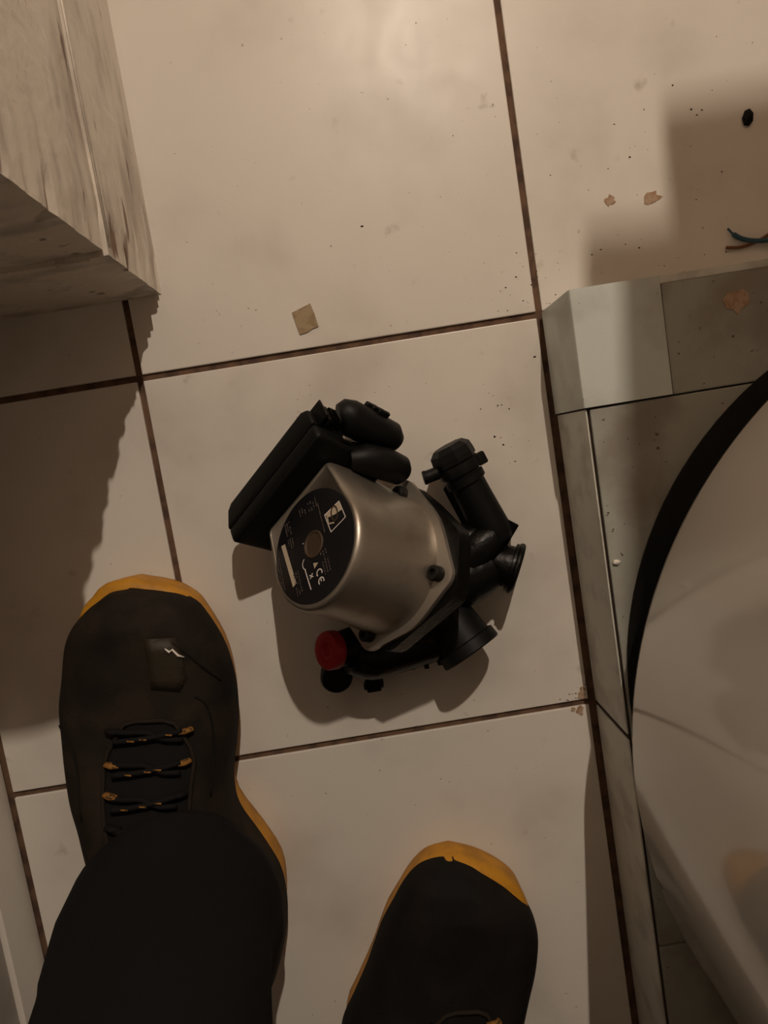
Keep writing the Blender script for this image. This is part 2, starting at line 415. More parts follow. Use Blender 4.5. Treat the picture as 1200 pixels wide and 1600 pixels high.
# emblem: outlined square, half tan, dark mark and a light stroke
q = [(-.0354, .0082), (-.0283, .0208), (-.0146, .0131), (-.0222, -.0002)]
flat('emblem_frame', poly_stroke(q + [q[0]], .0006), 'print_white', .00062)
flat('emblem_field', [[q[0], q[3], (-.0225, .0048), (-.0265, .0098), (-.0318, .0146)]], 'print', .00045)
ell = [(-.0268 + .0058 * math.cos(t) * .70 - .0030 * math.sin(t) * .5, .0088 + .0058 * math.cos(t) * .62 + .0034 * math.sin(t) * .8) for t in [i * PI / 9 for i in range(19)]]
flat('emblem_mark', poly_stroke(ell, .0012), 'bronze', .0008)
flat('emblem_stroke', poly_stroke([(-.0225, .0030), (-.0185, .0075), (-.0212, .0125)], .0010), 'print', .0008)
# tan bar
flat('bar', [[(.0136, -.0327), (.0108, -.0297), (.0287, -.0003), (.0325, -.0019)]], 'print', .00045)
# CE mark, reading direction R, letter-up direction W
R2 = (.6, .8); W2 = (-.8, .6)
def at2(o, x, y): return (o[0] + R2[0] * x + W2[0] * y, o[1] + R2[1] * x + W2[1] * y)
def arcs(o, cx, cy, r, a0, a1, n=10): return [at2(o, cx + r * math.cos(math.radians(a0 + (a1 - a0) * i / n)), cy + r * math.sin(math.radians(a0 + (a1 - a0) * i / n))) for i in range(n + 1)]
oc = (.0117, .0166)
flat('ce_mark', poly_stroke(arcs(oc, .0022, .0, .0026, 60, 300), .0008) + poly_stroke(arcs(oc, .0085, .0, .0026, 60, 300), .0008) + [stroke(at2(oc, .006, 0), at2(oc, .0088, 0), .0007)], 'print_white', .00062)
# symbol above a long white line
ox = (.0180, .0118)
flat('class_mark', [stroke(at2(ox, -.0012, -.0016), at2(ox, .0016, .0016), .0007), stroke(at2(ox, -.0012, .0016), at2(ox, .0016, -.0016), .0007), stroke((.0175, .0034), (.0259, .0171), .0008)], 'print_white', .00062)
flat('triangle_mark', [[at2((.0098, .0114), -.0022, -.0020), at2((.0098, .0114), .0022, -.0020), at2((.0098, .0114), 0, .0026)]], 'print', .00062)
flat('ring_mark', poly_stroke(arcs((.0128, .0020), 0, 0, .0044, 200, 330), .0006), 'print_white', .00062)
# fine print: rows of tiny broken strokes, too small to read
rnd = random.Random(3)
def fine(o, n_rows, row_len, pitch, w=.0009):
    s = []
    for r in range(n_rows):
        x = 0
        while x < row_len:
            l = rnd.uniform(.0006, .0022)
            if rnd.random() < .82: s.append(stroke(at2(o, x, -pitch * r), at2(o, min(x + l, row_len), -pitch * r), w * rnd.uniform(.6, 1)))
            x += l + rnd.uniform(.0004, .0011)
    return s
fp = []
fp += fine((-.0295, -.0185), 4, .008, .0026)             # upper left block
fp += fine((-.0200, -.0262), 3, .007, .0026)
fp += fine((-.0267, -.0125), 1, .024, .002)
fp += fine((-.0010, -.0385), 3, .022, -.0022)
fp += fine((.0240, -.0310), 2, .026, -.0021)
fp += fine((.0210, -.0040), 3, .017, .0024)
fp += fine((-.0030, .0140), 3, .017, .0026)
flat('fine_print', fp, 'print_dim', .0005)

# terminal box: base and lid, bevelled, along the flat of the can
def obox(e0, e1, o0, o1, d0, d1, bv=.003, seg=3):
    b = bmesh.new(); bmesh.ops.create_cube(b, size=1)
    for v in b.verts: v.co = gE(e0 + (v.co.x + .5) * (e1 - e0), o0 + (v.co.y + .5) * (o1 - o0), d0 + (v.co.z + .5) * (d1 - d0))
    if bv: bevel(b, bv, seg)
    return b
bx = link('terminal_box', obox(-.0555, .056, .0480, .062, -.036, .0175, .004, 3), 'black_plastic', pump, True, label='black plastic terminal box', angle=40)
# lid, chamfered at its lower end
b = bmesh.new()
ol = [(-.056, .0615), (-.056, .0760), (-.050, .0800), (.044, .0800), (.0500, .0765), (.0560, .0615)]
hi = [b.verts.new(gE(e, o, .0180)) for e, o in ol]; lo = [b.verts.new(gE(e, o, -.0200)) for e, o in ol]
b.faces.new(hi); b.faces.new(lo[::-1])
for i in range(6): b.faces.new((hi[i], lo[i], lo[(i + 1) % 6], hi[(i + 1) % 6]))
bevel(b, .0025, 3)
link('lid', b, 'black_plastic', bx, True, angle=40)
# stepped base behind, cable entries and plugs on the upper end
link('box_base', obox(-.052, .040, .0455, .0600, -.052, -.034, .003), 'black_plastic', bx, True, angle=40)
link('cable_entry', tube([gE(-.046, .049, -.020), gE(-.052, .047, -.028), gE(-.055, .046, -.046), gE(-.0555, .045, -.0615), gE(-.0555, .045, -.066)], [.008, .0115, .0125, .0115, .008], 20), 'black_plastic', bx, True, angle=50)
pb = bmesh.new()
tube([gE(-.064, .069, -.004), gE(-.066, .069, -.0065), gE(-.067, .068, -.010), gE(-.067, .066, -.034), gE(-.068, .064, -.050), gE(-.067, .063, -.056)], [.0095, .0125, .0135, .0135, .0125, .0085], 20, bm=pb)
for k, (e, o) in enumerate(((-.079, .074), (-.080, .071), (-.081, .068))):
    add(pb, obox(e - .003, e + .003, o - .002, o + .002, -.030 - .004 * k, -.019 - .004 * k, .0008, 1))
link('plug', pb, 'black_plastic', bx, True, label='rounded black plug with clip ribs', angle=45)
tb = bmesh.new()
add(tb, obox(-.066, -.054, .060, .078, .0115, .0135, .0006, 1))
add(tb, obox(-.064, -.054, .060, .076, .0050, .0090, .0008, 1))
add(tb, obox(-.063, -.054, .064, .074, -.004, .0040, .001, 1))
for k in range(5): add(tb, obox(-.0655, -.060, .0625 + .0025 * k, .0638 + .0025 * k, -.001, .006, .0003, 1))
link('connector_tabs', tb, 'black_gloss', bx, True, angle=35)
link('spade_terminal', obox(-.0600, -.0585, .050, .053, -.012, -.003, .0004, 1), 'alu', bx, True)

# plastic pump body behind the flange
body = bmesh.new()
vol = hull2d(arc(-.003, .002, .0568, 80) + arc(-.0520, -.0060, .0105, 20) + arc(-.0350, .0430, .0150, 20) + arc(-.0080, .0600, .0120, 20) + arc(.0400, .0280, .0160, 20))
add(body, prism(vol, -LEN - .0015, -LEN - .0150))
# swirl chamber that reaches to the right, resting low
def blob(pts, radii, n=20, sq=1.0):
    return tube(smooth_curve(pts, 4), [radii[min(int(i / 4), len(radii) - 2)] + (radii[min(int(i / 4), len(radii) - 2) + 1] - radii[min(int(i / 4), len(radii) - 2)]) * ((i / 4) - min(int(i / 4), len(radii) - 2)) for i in range((len(pts) - 1) * 4 + 1)], n, squash=sq)
add(body, blob([(.175, -.165, .030), (.200, -.180, .028), (.225, -.190, .026), (.250, -.192, .024)], [.029, .027, .023, .018]))
add(body, blob([(.165, -.205, .028), (.190, -.222, .028), (.215, -.226, .027)], [.028, .028, .024]))
add(body, blob([(.205, -.150, .040), (.222, -.165, .030), (.244, -.172, .026), (.258, -.172, .026)], [.008, .012, .016, .016]))
add(body, blob([(.205, -.198, .030), (.232, -.200, .029), (.256, -.194, .026)], [.0235, .0225, .0185]))
add(body, blob([(.236, -.186, .032), (.250, -.176, .031), (.262, -.170, .030)], [.016, .0165, .014]))
body_o = link('pump_body', body, 'black_gloss', pump, True, label='wet black plastic pump body', angle=45)
# outlet tube with collar, lugs and pin, pointing away from the plinth
tA, tB = Vector((.2610, -.1630, .0270)), Vector((.2452, -.1190, .0300))
ax = (tB - tA).normalized(); side = Vector((0, 0, 1)).cross(ax).normalized()
tu = bmesh.new()
lathe(tA - ax * .012, ax, [(0, .013), (.008, .0155), (.016, .0152), (.040, .0143), (.058, .0140)], 32, tu)
add(tu, tube([tA + side * .0165 - Vector((0, 0, .008)), tA + side * .0168 + ax * .045 - Vector((0, 0, .008))], .0016, 8))
out = link('outlet_tube', tu, 'black_plastic', pump, True, label='smooth black outlet tube', angle=45)
fin = bmesh.new()
for s in ((1),):
    p0 = tA - ax * .004 + side * .013; p1 = tB + side * .0135
    r0 = [p0 + Vector((0, 0, -.010)), p1 + Vector((0, 0, -.010)), p1 + Vector((0, 0, -.002)) + side * .0035, p0 + Vector((0, 0, -.002)) + side * .0035]
    vv = [fin.verts.new(p) for p in r0] + [fin.verts.new(p - side * .0022) for p in r0]
    for f in ((0, 1, 2, 3), (7, 6, 5, 4), (0, 4, 5, 1), (1, 5, 6, 2), (2, 6, 7, 3), (3, 7, 4, 0)): fin.faces.new([vv[i] for i in f])
link('rib', fin, 'black_plastic', out)
cl = bmesh.new()
lathe(tB - ax * .006, ax, [(0, .0150), (.001, .0162), (.006, .0162), (.0065, .0145), (.0095, .0145), (.010, .0168), (.014, .0172), (.018, .0168)], 32, cl)
link('collar', cl, 'black_plastic', out, True, angle=35)
nut = bmesh.new()
lathe(tB + ax * .0135, ax, [(0, .0178), (.004, .0178), (.010, .0170), (.0140, .0125)], 8, nut)
link('union_nut', nut, 'black_plastic', out)
lg = bmesh.new()
tube([tB + ax * .012 + side * .012, tB + ax * .0125 + side * .019, tB + ax * .0135 + side * .0265], [.0058, .0052, .0052], 14, bm=lg)
tube([tB + ax * .0135 + side * .0262, tB + ax * .0140 + side * .0285], [.0058, .0054], 14, bm=lg)
lg2 = box_bm(-.004, .004, -.005, .005, -.004, .004, .001, 1)
for v in lg2.verts: v.co = tB + ax * (.006 + v.co.y) - side * (.0185 + v.co.x) + Vector((0, 0, v.co.z))
link('locking_pin', lg, 'black_plastic', out, True, angle=40)
link('lug', lg2, 'black_plastic', out)
# pointed latch at the foot of the tube and the saddle that joins it to the body
sp = bmesh.new()
P = [Vector(p) for p in ((.2640, -.1500, .036), (.2835, -.1645, .030), (.2705, -.1810, .028), (.2500, -.1800, .036))]
top = [sp.verts.new(p) for p in P]; bot = [sp.verts.new(p - Vector((0, 0, .016))) for p in P]
sp.faces.new(top); sp.faces.new(bot[::-1])
for i in range(4): sp.faces.new((top[i], bot[i], bot[(i + 1) % 4], top[(i + 1) % 4]))
bevel(sp, .0012, 2)
link('latch', sp, 'black_gloss', out, True, angle=40)
# half-round clip port facing the plinth
cp = bmesh.new()
c0 = Vector((.2590, -.1905, .026)); cax = Vector((.88, -.42, .22)).normalized()
lathe(c0 - cax * .006, cax, [(0, .014), (.014, .0165), (.020, .0170), (.0205, .0195), (.0255, .0195), (.0257, .0150), (.016, .0135), (.0155, .002)], 32, cp)
cu, cv = frame(cax)
add(cp, tube([c0 + cax * .0190 + (cu * math.cos(t * PI / 10) + cv * math.sin(t * PI / 10)) * .0185 for t in range(0, 21)], .0026, 10))
link('clip_port', cp, 'black_gloss', pump, True, label='open black side port with spring clip', angle=35)
# lower round port, open towards the viewer
pp = bmesh.new()
q0, q1 = Vector((.2100, -.2180, .0240)), Vector((.2300, -.2575, .0370))
pax = (q1 - q0).normalized()
ln = (q1 - q0).length
lathe(q0, pax, [(-.004, .0150), (.004, .0205), (ln * .55, .0215), (ln * .80, .0225), (ln * .82, .0250), (ln, .0255), (ln + .0010, .0245), (ln + .0008, .0200), (ln - .016, .0190), (ln - .0165, .001)], 40, pp)
link('lower_port', pp, 'black_plastic', pump, True, label='wide open black pipe port', angle=40)
# lower arm to the left with valve block
arm = bmesh.new()
add(arm, blob([(.215, -.240, .026), (.192, -.244, .027), (.170, -.246, .031), (.150, -.246, .037), (.136, -.240, .043)], [.0205, .0205, .0205, .0205, .0165]))
add(arm, blob([(.178, -.232, .033), (.160, -.222, .038), (.145, -.226, .042)], [.016, .018, .014]))
for k in range(5):
    p = Vector((.160 + .011 * k, -.2615 - .001 * (k % 2), .027))
    add(arm, box_bm(p.x - .002, p.x + .002, p.y - .004, p.y + .008, p.z - .012, p.z + .008, .0006, 1))
link('valve_arm', arm, 'black_gloss', pump, True, label='ribbed black valve arm', angle=45)
bl = bmesh.new()
lathe((.1195, -.2600, .0170), (0.05, -.15, 1), [(0, .009), (.002, .0125), (.016, .0130), (.019, .0115), (.020, .006)], 28, bl)
tube([(.1200, -.256, .024), (.134, -.250, .030), (.148, -.250, .032)], [.010, .0125, .0135], 16, bm=bl)
link('drain_knob', bl, 'black_plastic', pump, True, angle=45)
cn = box_bm(.1425, .1545, -.2790, -.2625, .016, .034, .0018, 2)
add(cn, box_bm(.1405, .1565, -.2770, -.2725, .020, .032, .0008, 1))
link('sensor_connector', cn, 'black_gloss', pump, True, angle=40)
# red cap
ra = Vector((-.72, .20, .66)).normalized(); rb = Vector((.1180, -.2325, .0555))
rc = bmesh.new()
lathe(rb - ra * .0095, ra, [(0, .0140), (.001, .0150), (.0075, .0150), (.0092, .0142), (.0098, .0128), (.0092, .0062), (.0080, .0048), (.0078, .0004)], 36, rc)
link('red_cap', rc, 'red', pump, True, label='round red plastic cap', angle=35)
link('cap_neck', tube([rb - ra * .0095, rb - ra * .016, rb - ra * .024, (.150, -.2400, .038)], [.0125, .0140, .0160, .0170], 24), 'black_plastic', pump, True, angle=45)
finish(pump)

# ------------------------------------------------------------------ person: legs in dark trousers, work shoes
LSl = [(-0.0283,-0.1566),(-0.0493,-0.1584),(-0.0596,-0.1662),(-0.0696,-0.1750),(-0.0834,-0.1993),(-0.0912,-0.2247),(-0.0975,-0.2506),(-0.0983,-0.2777),(-0.0971,-0.3054),(-0.0923,-0.3340),(-0.0900,-0.3624),(-0.0799,-0.3925),(-0.0670,-0.4233),(-0.0541,-0.4545),(-0.0452,-0.4794),(-0.0325,-0.4993),(-0.0099,-0.5104)]
LSr = [(-0.0283,-0.1566),(-0.0007,-0.1664),(0.0151,-0.1785),(0.0222,-0.1902),(0.0326,-0.2186),(0.0355,-0.2459),(0.0338,-0.2727),(0.0279,-0.2991),(0.0205,-0.3255),(0.0202,-0.3533),(0.0345,-0.3840),(0.0464,-0.4145),(0.0462,-0.4432),(0.0397,-0.4710),(0.0315,-0.4930),(0.0179,-0.5082),(-0.0099,-0.5104)]
RSl = [(0.1889,-0.4312),(0.1706,-0.4332),(0.1587,-0.4398),(0.1485,-0.4495),(0.1404,-0.4597),(0.1281,-0.4750),(0.1190,-0.4909),(0.1078,-0.5124),(0.0913,-0.5391),(0.0758,-0.5663),(0.0718,-0.6140),(0.0721,-0.6633),(0.0724,-0.7134),(0.0812,-0.7468),(0.1298,-0.7655)]
RSr = [(0.1889,-0.4312),(0.2093,-0.4400),(0.2256,-0.4514),(0.2390,-0.4653),(0.2448,-0.4780),(0.2478,-0.4960),(0.2459,-0.5133),(0.2400,-0.5359),(0.2284,-0.5636),(0.2177,-0.5918),(0.2027,-0.6378),(0.1985,-0.6866),(0.1915,-0.7356),(0.1759,-0.7645),(0.1298,-0.7655)]

def lerp(tab, x):
    for i in range(len(tab) - 1):
        if x <= tab[i + 1][0]:
            t = (x - tab[i][0]) / (tab[i + 1][0] - tab[i][0]); return tab[i][1] + (tab[i + 1][1] - tab[i][1]) * max(t, 0)
    return tab[-1][1]

def outline(Lp, Rp, k=3):
    l = smooth_curve([(x, y, 0) for x, y in Lp], k); r = smooth_curve([(x, y, 0) for x, y in Rp], k)
    return l, r

def make_shoe(parent, Lp, Rp, upmat, height, open_s, inL, inR, tip_in, lift=0.0):
    l, r = outline(Lp, Rp)
    n = len(l); a0 = l[0]; a1 = l[-1]; total = (a1 - a0).length
    # sole: stacked outlines
    loop = l + r[-2:0:-1]
    cen = sum(loop, Vector()) / len(loop)
    def ring(z, off):
        out = []
        for i, p in enumerate(loop):
            pa, pb = loop[i - 1], loop[(i + 1) % len(loop)]
            t = (pb - pa); nn = Vector((t.y, -t.x, 0)).normalized()
            if nn.dot(p - cen) < 0 and (p - cen).length > .02:
                pass
            out.append(Vector((p.x, p.y, z)) + nn * off * sgn)
        return out
    area = sum(loop[i - 1].x * loop[i].y - loop[i].x * loop[i - 1].y for i in range(len(loop)))
    sgn = 1 if area > 0 else -1
    sole = bmesh.new()
    loft([ring(0.0005, -.004), ring(.002, -.0015), ring(.010, -.001), ring(.022, .0), ring(.030, -.0005), ring(.034, -.0035)], True, True, sole)
    so = link('sole', sole, 'yellow', parent, True, label='ochre yellow rubber sole', angle=60)
    # upper
    rings = []; M_ = 20
    for i in range(n):
        s = ((l[i] + r[i]) / 2 - a0).length / total
        cl_, cr_ = l[i], r[i]
        wdt = (cr_ - cl_).length
        mid = (cl_ + cr_) / 2
        dirx = (cr_ - cl_).normalized() if wdt > 1e-5 else Vector((1, 0, 0))
        wl = max(wdt / 2 - lerp(inL, s), .0004); wr = max(wdt / 2 - lerp(inR, s), .0004)
        ctr = mid
        back = (a1 - a0).normalized() * lerp(tip_in, s)
        h = lerp(height, s); row = []
        for j in range(M_ + 1):
            th = PI * j / M_
            c, sn = math.cos(th), math.sin(th)
            cx = math.copysign(abs(c) ** .72, c); sz = abs(sn) ** .78
            x = -cx * (wl if c > 0 else wr)
            if c > 0: x = -abs(cx) * wl
            # sides bulge outward slightly over the sole, narrow towards the top
            z = .026 + (h - .026) * sz
            nz_ = noise.noise(Vector((mid.x * 60 + x * 45, mid.y * 45, z * 30))) * .0016 * min(1, s * 8)
            row.append(ctr + back + dirx * (x * (1 + nz_ * 4)) + Vector((0, 0, z + lift + nz_)))
        rings.append(row)
    up = bmesh.new()
    loft(rings, False, False, up)
    bmesh.ops.remove_doubles(up, verts=up.verts, dist=.0003)
    uo = link('upper', up, upmat, parent, True)
    sm = uo.modifiers.new('s', 'SUBSURF'); sm.levels = 1; sm.render_levels = 2
    return so, uo, l, r

def surf_point(l, r, s_idx, f, height, inL, inR, lift=.001):
    """point on the upper at outline index s_idx (float), f across -1..1"""
    i = int(s_idx); t = s_idx - i
    cl_ = l[i].lerp(l[i + 1], t); cr_ = r[i].lerp(r[i + 1], t)
    a0, a1 = l[0], l[-1]; s = ((cl_ + cr_) / 2 - a0).length / (a1 - a0).length
    mid = (cl_ + cr_) / 2; dx = (cr_ - cl_).normalized(); w = (cr_ - cl_).length / 2
    wl = w - lerp(inL, s); wr = w - lerp(inR, s)
    c = abs(f) ** (1 / .72); th = math.acos(min(1, c)); sz = math.sin(th) ** .78
    h = lerp(height, s)
    return mid + dx * (f * (wl if f < 0 else wr)) + Vector((0, 0, .026 + (h - .026) * sz + lift))

person = thing('person', 'person standing in black trousers and black work shoes with yellow soles', 'person', (0.07, -0.45, 0))
HT = [(0, .034), (.012, .048), (.04, .060), (.10, .067), (.22, .069), (.32, .075), (.42, .088), (.52, .100), (.62, .108), (.75, .110), (.90, .104), (.97, .092), (1.0, .06)]
IL = [(0, .006), (.03, .008), (.075, .0045), (.11, -.001), (.2, -.0015), (1, .0)]
IR = [(0, -.003), (.03, -.003), (.10, -.0035), (.25, -.004), (.45, -.004), (.6, -.002), (.72, -.001), (.85, -.003), (1, -.002)]
TI = [(0, .0070), (.03, .0035), (.09, .000), (.15, 0), (.9, 0), (1, 0)]
s1 = bpy.data.objects.new('work_shoe', None); C.objects.link(s1); s1.parent = person
s1['label'] = 'left shoe: brown-black nubuck with scuffed patch and yellow toe edge'
so, uo, l1, r1 = make_shoe(s1, LSl, LSr, 'shoe', HT, .5, IL, IR, TI)
HT2 = HT
IL2 = [(0, -.006), (.05, -.0055), (.15, -.0035), (.3, -.003), (1, -.002)]
IR2 = [(0, .006), (.04, .0100), (.09, .0075), (.125, .000), (.18, -.003), (1, -.002)]
TI2 = [(0, -.0005), (.03, -.0005), (.08, .0), (.12, 0), (1, 0)]
s2 = bpy.data.objects.new('work_shoe', None); C.objects.link(s2); s2.parent = person
s2['label'] = 'right shoe: black nubuck with yellow rubber toe corner'
so2, uo2, l2, r2 = make_shoe(s2, RSl, RSr, 'shoe_dark', HT2, .5, IL2, IR2, TI2)

def shoe_details(par, l, r, i0, i1, h, iL, iR, off=0.0, w=.55, loops=True):
    """tongue panel, stitched eyelet rim, laces and yellow loops between outline indices i0..i1"""
    SP = lambda i, f, lf=.001: surf_point(l, r, i, f, h, iL, iR, lf)
    tg = bmesh.new(); rows = []
    K = 10
    for a in range(K + 1):
        i = i0 + (i1 - i0) * a / K; ww = w * (.55 + .45 * min(1, a / 2.5))
        rows.append([SP(i, off + ww * (-1 + 2 * j / 10), .0012 + .0012 * math.cos((j - 5) * .5)) for j in range(11)])
    loft(rows, False, False, tg)
    tob = link('tongue', tg, 'lace_dark', par, True, label='black padded tongue')
    rim = bmesh.new()
    path = [SP(i1, off - w, .0016)] + [SP(i0 + (i1 - i0) * a / K, off - w * (.55 + .45 * min(1, a / 2.5)), .0016) for a in range(K - 1, -1, -1)] \
         + [SP(i0 - .25, off - w * .3, .0016), SP(i0 - .3, off + w * .3, .0016)] + [SP(i0 + (i1 - i0) * a / K, off + w * (.55 + .45 * min(1, a / 2.5)), .0016) for a in range(K + 1)]
    tube(path, .0017, 8, bm=rim)
    link('eyelet_rim', rim, 'rim', par, True)
    nl = 5; rj = random.Random(int(i0 * 10))
    for k in range(nl):
        i = i0 + .45 + (i1 - i0 - 1.0) * k / (nl - 1) + rj.uniform(-.12, .12)
        for sgn in (-1, 1):
            i_ = i + rj.uniform(-.2, .2); p = SP(i_, off + sgn * w * .93, .003); q = SP(i_ + rj.uniform(-.1, .3), off + sgn * w * rj.uniform(.55, .7), .004)
            lo_ = link('lace_loop', tube([p, (p + q) / 2 + Vector((0, 0, .0012)), q], [.0019, .0022, .0017], 8, squash=1.6), 'lace' if (k + (sgn > 0)) % 3 else 'lace_dark', par, True, label='yellow lace loop' if (k + (sgn > 0)) % 3 else None)
        a_ = [SP(i + .12 + (.75 if f > 0 else 0) * (f + 1) / 2, off + f * w * .75, .0045 + .0015 * (1 - f * f)) for f in (-1, -.5, 0, .5, 1)]
        b_ = [SP(i + .12 + (.75) * (1 - f) / 2, off + f * w * .75, .0055 + .0015 * (1 - f * f)) for f in (-1, -.5, 0, .5, 1)]
        link('lace', tube(smooth_curve(a_, 3), .0020, 8), 'lace_dark', par, True)
        link('lace', tube(smooth_curve(b_, 3), .0020, 8), 'lace_dark', par, True)
        fl = bmesh.new()
        for f in (rj.uniform(-.6, -.3), rj.uniform(-.1, .2), rj.uniform(.4, .65)): 
            c_ = SP(i + .12 + .75 * (1 - f) / 2, off + f * w * .75, .0074 + .0015 * (1 - f * f)); 
            tube([c_ - Vector((.0025, -.0006, 0)), c_ + Vector((.0025, -.0006, 0))], [.0005, .0007], 6, bm=fl)
        link('lace_fleck', fl, 'lace', par)
shoe_details(s1, l1, r1, 17.6, 28, HT, IL, IR, off=.20, w=.47)
shoe_details(s2, l2, r2, 21.6, 29, HT2, IL2, IR2, off=.12, w=.42)
# scuffed patch with a torn gleaming spot, seam line, toe dent on the left shoe
SP1 = lambda i, f, lf=.001: surf_point(l1, r1, i, f, HT, IL, IR, lf)
pt_ = bmesh.new()
rows = [[SP1(i, f, .0008) for f in (.22, .32, .42, .52, .62)] for i in (10.6, 11.8, 12.9, 14.0, 14.8)]
rows[-1] = [SP1(14.8 + .08 * k, f, .0008) for k, f in enumerate((.22, .32, .40, .46, .52))]
loft(rows, False, False, pt_)
po = link('scuffed_patch', pt_, 'patch', s1, True, label='lighter scuffed leather patch')
mo = po.modifiers.new('s', 'SOLIDIFY'); mo.thickness = .0008
tr = bmesh.new()
tube([SP1(11.4, .46, .0014), SP1(11.7, .50, .0018), SP1(11.5, .54, .0018), SP1(12.0, .58, .0016), SP1(12.2, .64, .0014)], [.0005, .0011, .0008, .0010, .0004], 8, bm=tr)
link('tear', tr, 'crumb', po, True, label='pale gleaming tear')
for i0_, pts in enumerate(([(11.0, .56), (13.2, .78), (14.8, .92)], [(15.6, .66), (16.8, .78), (20, .84), (24, .86)], [(18.6, -.9), (19.5, -.75), (21, -.62), (25, -.60)])):
    link('seam', tube(smooth_curve([SP1(i, f, .0003) for i, f in pts], 4), .0008, 6), 'shoe_dark', s1, True)
for pts in ([(23.0, -.6), (22.5, 0), (23.2, .7)],):
    SP2 = lambda i, f, lf=.001: surf_point(l2, r2, i, f, HT2, IL2, IR2, lf)
    link('seam', tube(smooth_curve([SP2(i, f, .0003) for i, f in pts], 4), .0008, 6), 'shoe', s2, True)

# trousers: two legs joined at the hips, hems breaking over the shoes
def leg_ring(cx, cy, z, rx, ry, ph, ang=0.0, wr=.004, tiltf=0.0, n=40):
    out = []
    for j in range(n):
        a = 2 * PI * j / n
        f = noise.noise(Vector((math.cos(a) * 1.6 + ph, math.sin(a) * 1.6, z * 14))) * wr + noise.noise(Vector((math.cos(a) * 3 + ph, math.sin(a) * 3, z * 40 + math.sin(a) * 1.2))) * wr * .5
        x = cx + (rx + f) * math.cos(a + ang); y = cy + (ry + f) * math.sin(a + ang)
        out.append(Vector((x, y, z + tiltf * math.sin(a))))
    return out
def leg(cx, cy, ph, kx, ky):
    return [leg_ring(cx, cy + .012, .066, .052, .072, ph, tiltf=.034), leg_ring(cx - .004, cy + .012, .082, .062, .076, ph, tiltf=.028), leg_ring(cx - .014, cy + .010, .100, .076, .074, ph, tiltf=.014), leg_ring(cx - .018, cy + .006, .122, .077, .068, ph, wr=.006, tiltf=.008),
            leg_ring(cx - .014, cy + .002, .150, .074, .066, ph, wr=.006), leg_ring(cx - .005, cy - .004, .185, .069, .067, ph, wr=.007), leg_ring(cx, cy - .010, .23, .069, .069, ph, wr=.006),
            leg_ring(cx, cy - .012, .30, .072, .073, ph, wr=.006), leg_ring(cx + kx * .5, cy - .012 + ky * .5, .40, .075, .076, ph), leg_ring(cx + kx, cy + ky, .48, .073, .076, ph, wr=.007),
            leg_ring(cx + kx * 1.1, cy + ky * .8, .56, .078, .080, ph), leg_ring(cx + kx * 1.2, cy + ky * .2, .70, .088, .090, ph), leg_ring(cx + kx * 1.3, cy - .02 - ky * .4, .84, .095, .10, ph)]
trs = bmesh.new()
loft(leg(.000, -.402, 1.3, .01, .0), True, True, trs)
loft(leg(.143, -.600, 8.7, -.01, .0), True, True, trs)
hips = []
for z, rx, ry in ((.80, .12, .13), (.86, .155, .16), (.94, .16, .15), (1.02, .15, .13), (1.06, .15, .125)):
    hips.append([Vector((.075 + rx * math.cos(2 * PI * j / 40), -.50 + ry * math.sin(2 * PI * j / 40), z)) for j in range(40)])
loft(hips, True, True, trs)
to = link('trousers', trs, 'trousers', person, True, label='black navy work trousers', angle=70)
finish(person)

# ------------------------------------------------------------------ small things on the floor
def plate(pts, z, h, bv=0):
    b = bmesh.new(); t = [b.verts.new((x, y, z + h)) for x, y in pts]; u = [b.verts.new((x, y, z)) for x, y in pts]; n = len(pts)
    b.faces.new(t); b.faces.new(u[::-1])
    for i in range(n): b.faces.new((t[i], u[i], u[(i + 1) % n], t[(i + 1) % n]))
    return b
sc = plate([(.1312, .0322), (.1470, .0372), (.1490, .0290), (.1506, .0182), (.1455, .0172), (.1405, .0148), (.1345, .0142), (.1328, .0230)], .0002, .0007)
tag(link('paper_scrap', sc, 'paper'), 'small square tan scrap of tape lying on the tile above the pump', 'scrap')
ch = bmesh.new()
lathe((.5158, .1261, .0001), (0, 0, 1), [(0, .0035), (.0015, .0050), (.003, .0035), (.0042, .001)], 7, ch)
for v in ch.verts: v.co.y = .1261 + (v.co.y - .1261) * 1.35 + (v.co.x - .5158) * .3
tag(link('plastic_chip', ch, 'black_rubber'), 'small black chip on the shaded tile near the right edge', 'chip')
cr = bmesh.new(); bmesh.ops.create_icosphere(cr, subdivisions=1, radius=.0026)
for v in cr.verts: v.co = Vector((v.co.x * 1.2 + .3402, v.co.y * .8 - .1959, v.co.z * .5 + PZ + .0009))
tag(link('crumb', cr, 'crumb'), 'white crumb on the grey plinth top beside the tank', 'crumb')
w1 = tube(smooth_curve([(.4890, .0430, .0035), (.4935, .0375, .0035), (.5005, .0328, .0035), (.511, .0298, .004), (.525, .0290, .004), (.56, .034, .004), (.62, .052, .004)], 5), [.0008] * 5 + [.0019] * 26, 10)
tag(link('wire', w1, 'blue_wire', smooth=True), 'short blue wire with a bare end on the tile at the right edge', 'wire', 'loose wire ends at the right edge')
w2 = tube(smooth_curve([(.4870, .0285, .0022), (.4985, .0272, .0022), (.510, .0288, .0022), (.5200, .0325, .0022), (.55, .045, .0022), (.61, .070, .0022)], 5), .0013, 10)
tag(link('wire', w2, 'brown_wire', smooth=True), 'thin brown wire crossing the blue one at the right edge', 'wire', 'loose wire ends at the right edge')

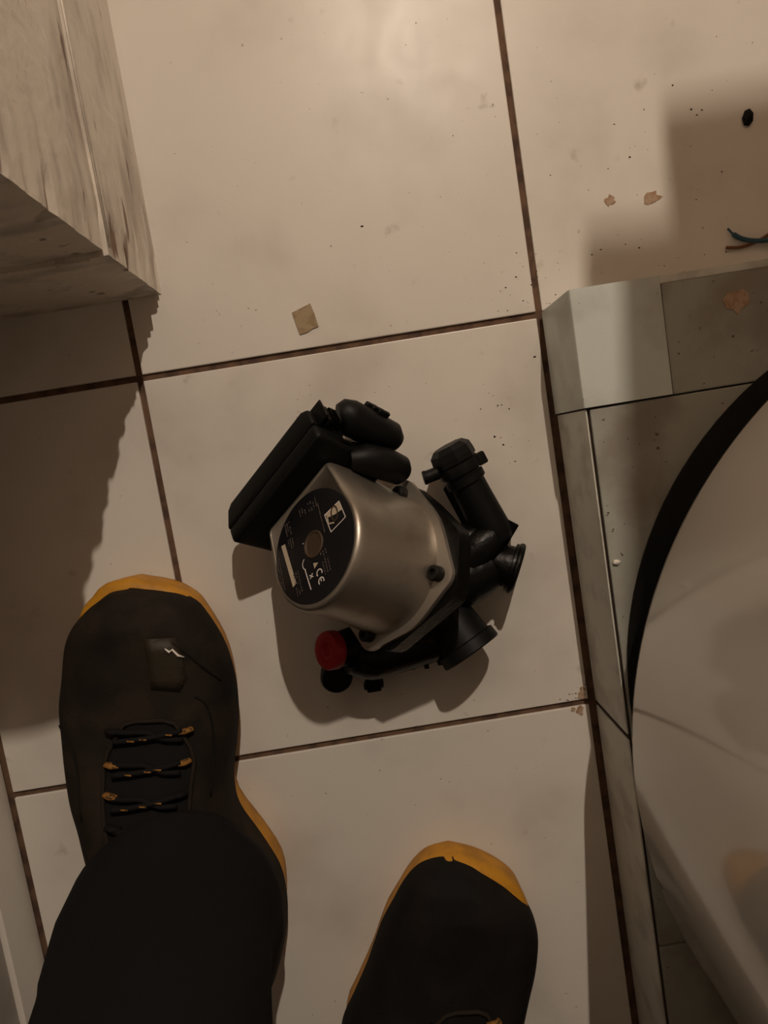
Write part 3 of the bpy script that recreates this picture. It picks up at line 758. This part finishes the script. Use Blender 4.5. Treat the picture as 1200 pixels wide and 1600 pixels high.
def flake(cx, cy, z, s, seed, sx=1.0):
    rr = random.Random(seed); n = 12
    return plate([(cx + sx * s * (.55 + .6 * rr.random()) * math.cos(2 * PI * k / n), cy + s * (.55 + .6 * rr.random()) * math.sin(2 * PI * k / n)) for k in range(n)], z, .0004)
tag(link('rust_flake', flake(.3987, .0800, .0001, .0048, 1), 'rust'), 'left of two rusty flakes on the tile above the plinth corner', 'flake', 'rusty flakes near the plinth')
tag(link('rust_flake', flake(.4325, .0768, .0001, .0060, 2, 1.3), 'rust'), 'right of two rusty flakes, at the shadow edge above the plinth', 'flake', 'rusty flakes near the plinth')
tag(link('rust_flake', flake(.4480, -.0250, PZ + .0, .0085, 5, 1.2), 'rust'), 'larger rusty flake lying on the shaded plinth top', 'flake', 'rusty flakes near the plinth')

# scattered dirt nobody could count, one object per surface
rd = random.Random(11)
def specks(lst, parent, lab):
    dm = bmesh.new()
    for x, y, z, r in lst:
        n = 6; a0 = rd.random() * 6; q = rd.uniform(.5, 1.0)
        vs_ = [dm.verts.new((x + r * (.5 + .7 * rd.random()) * math.cos(a0 + 2 * PI * k / n), y + q * r * (.5 + .7 * rd.random()) * math.sin(a0 + 2 * PI * k / n), z)) for k in range(n)]
        t = dm.verts.new((x, y, z + r * .5))
        for k in range(n): dm.faces.new((vs_[k], vs_[(k + 1) % n], t))
    return link('dirt_specks', dm, 'dirt', parent, kind='stuff', label=lab)
S_ = (.0002, .0003, .0004, .0006)
d1 = [(rd.uniform(.05, .56), rd.uniform(.006, .26), .0001, rd.choice(S_)) for k in range(70)]
d1 += [(rd.gauss(.335, .022), abs(rd.gauss(.012, .02)) + .004, .0001, rd.choice((.0004, .0006, .0009))) for k in range(40)]
d1 += [(rd.uniform(.37, .56), rd.uniform(.01, .16), .0001, rd.choice((.0004, .0006, .0010))) for k in range(34)]
d1 += [(.198, .0905, .0001, .0015), (.171, .079, .0001, .0008), (.406, .006, .0001, .0018)]
specks(d1, floor, 'scattered dark specks of dirt on the tiles')
d2 = [(rd.uniform(.04, .32), rd.uniform(-.62, -.01), .0001, rd.choice(S_)) for k in range(60)]
d2 += [(rd.gauss(.285, .008), rd.gauss(-.080, .018), .0001, rd.choice((.0004, .0006, .0010))) for k in range(16)]
d2 += [(rd.gauss(.312, .010), rd.gauss(-.322, .006), .0001, rd.choice((.0004, .0008))) for k in range(16)]
d2 += [(.3215, -.0330, .0001, .0014), (.2795, -.0925, .0001, .0013), (.1050, -.2975, .0001, .0009)]
specks(d2, floor, 'few dark specks around the pump')
specks([(rd.uniform(.337, .56) - .66, rd.uniform(-.25, -.005) + .5, PZ + .0012, rd.choice((.0004, .0006, .0010))) for k in range(55)], pl, 'dark specks on the plinth top')
# rusty bleeding around the joint at the plinth foot
for k, (x, y, r_) in enumerate(((.3215, -.3235, .0042), (.3190, -.3365, .0050), (.3235, -.3180, .0030), (.3130, -.3345, .0026))):
    link('rust_stain', flake(x, y, .00005, r_, 20 + k, .8), 'rust', floor)
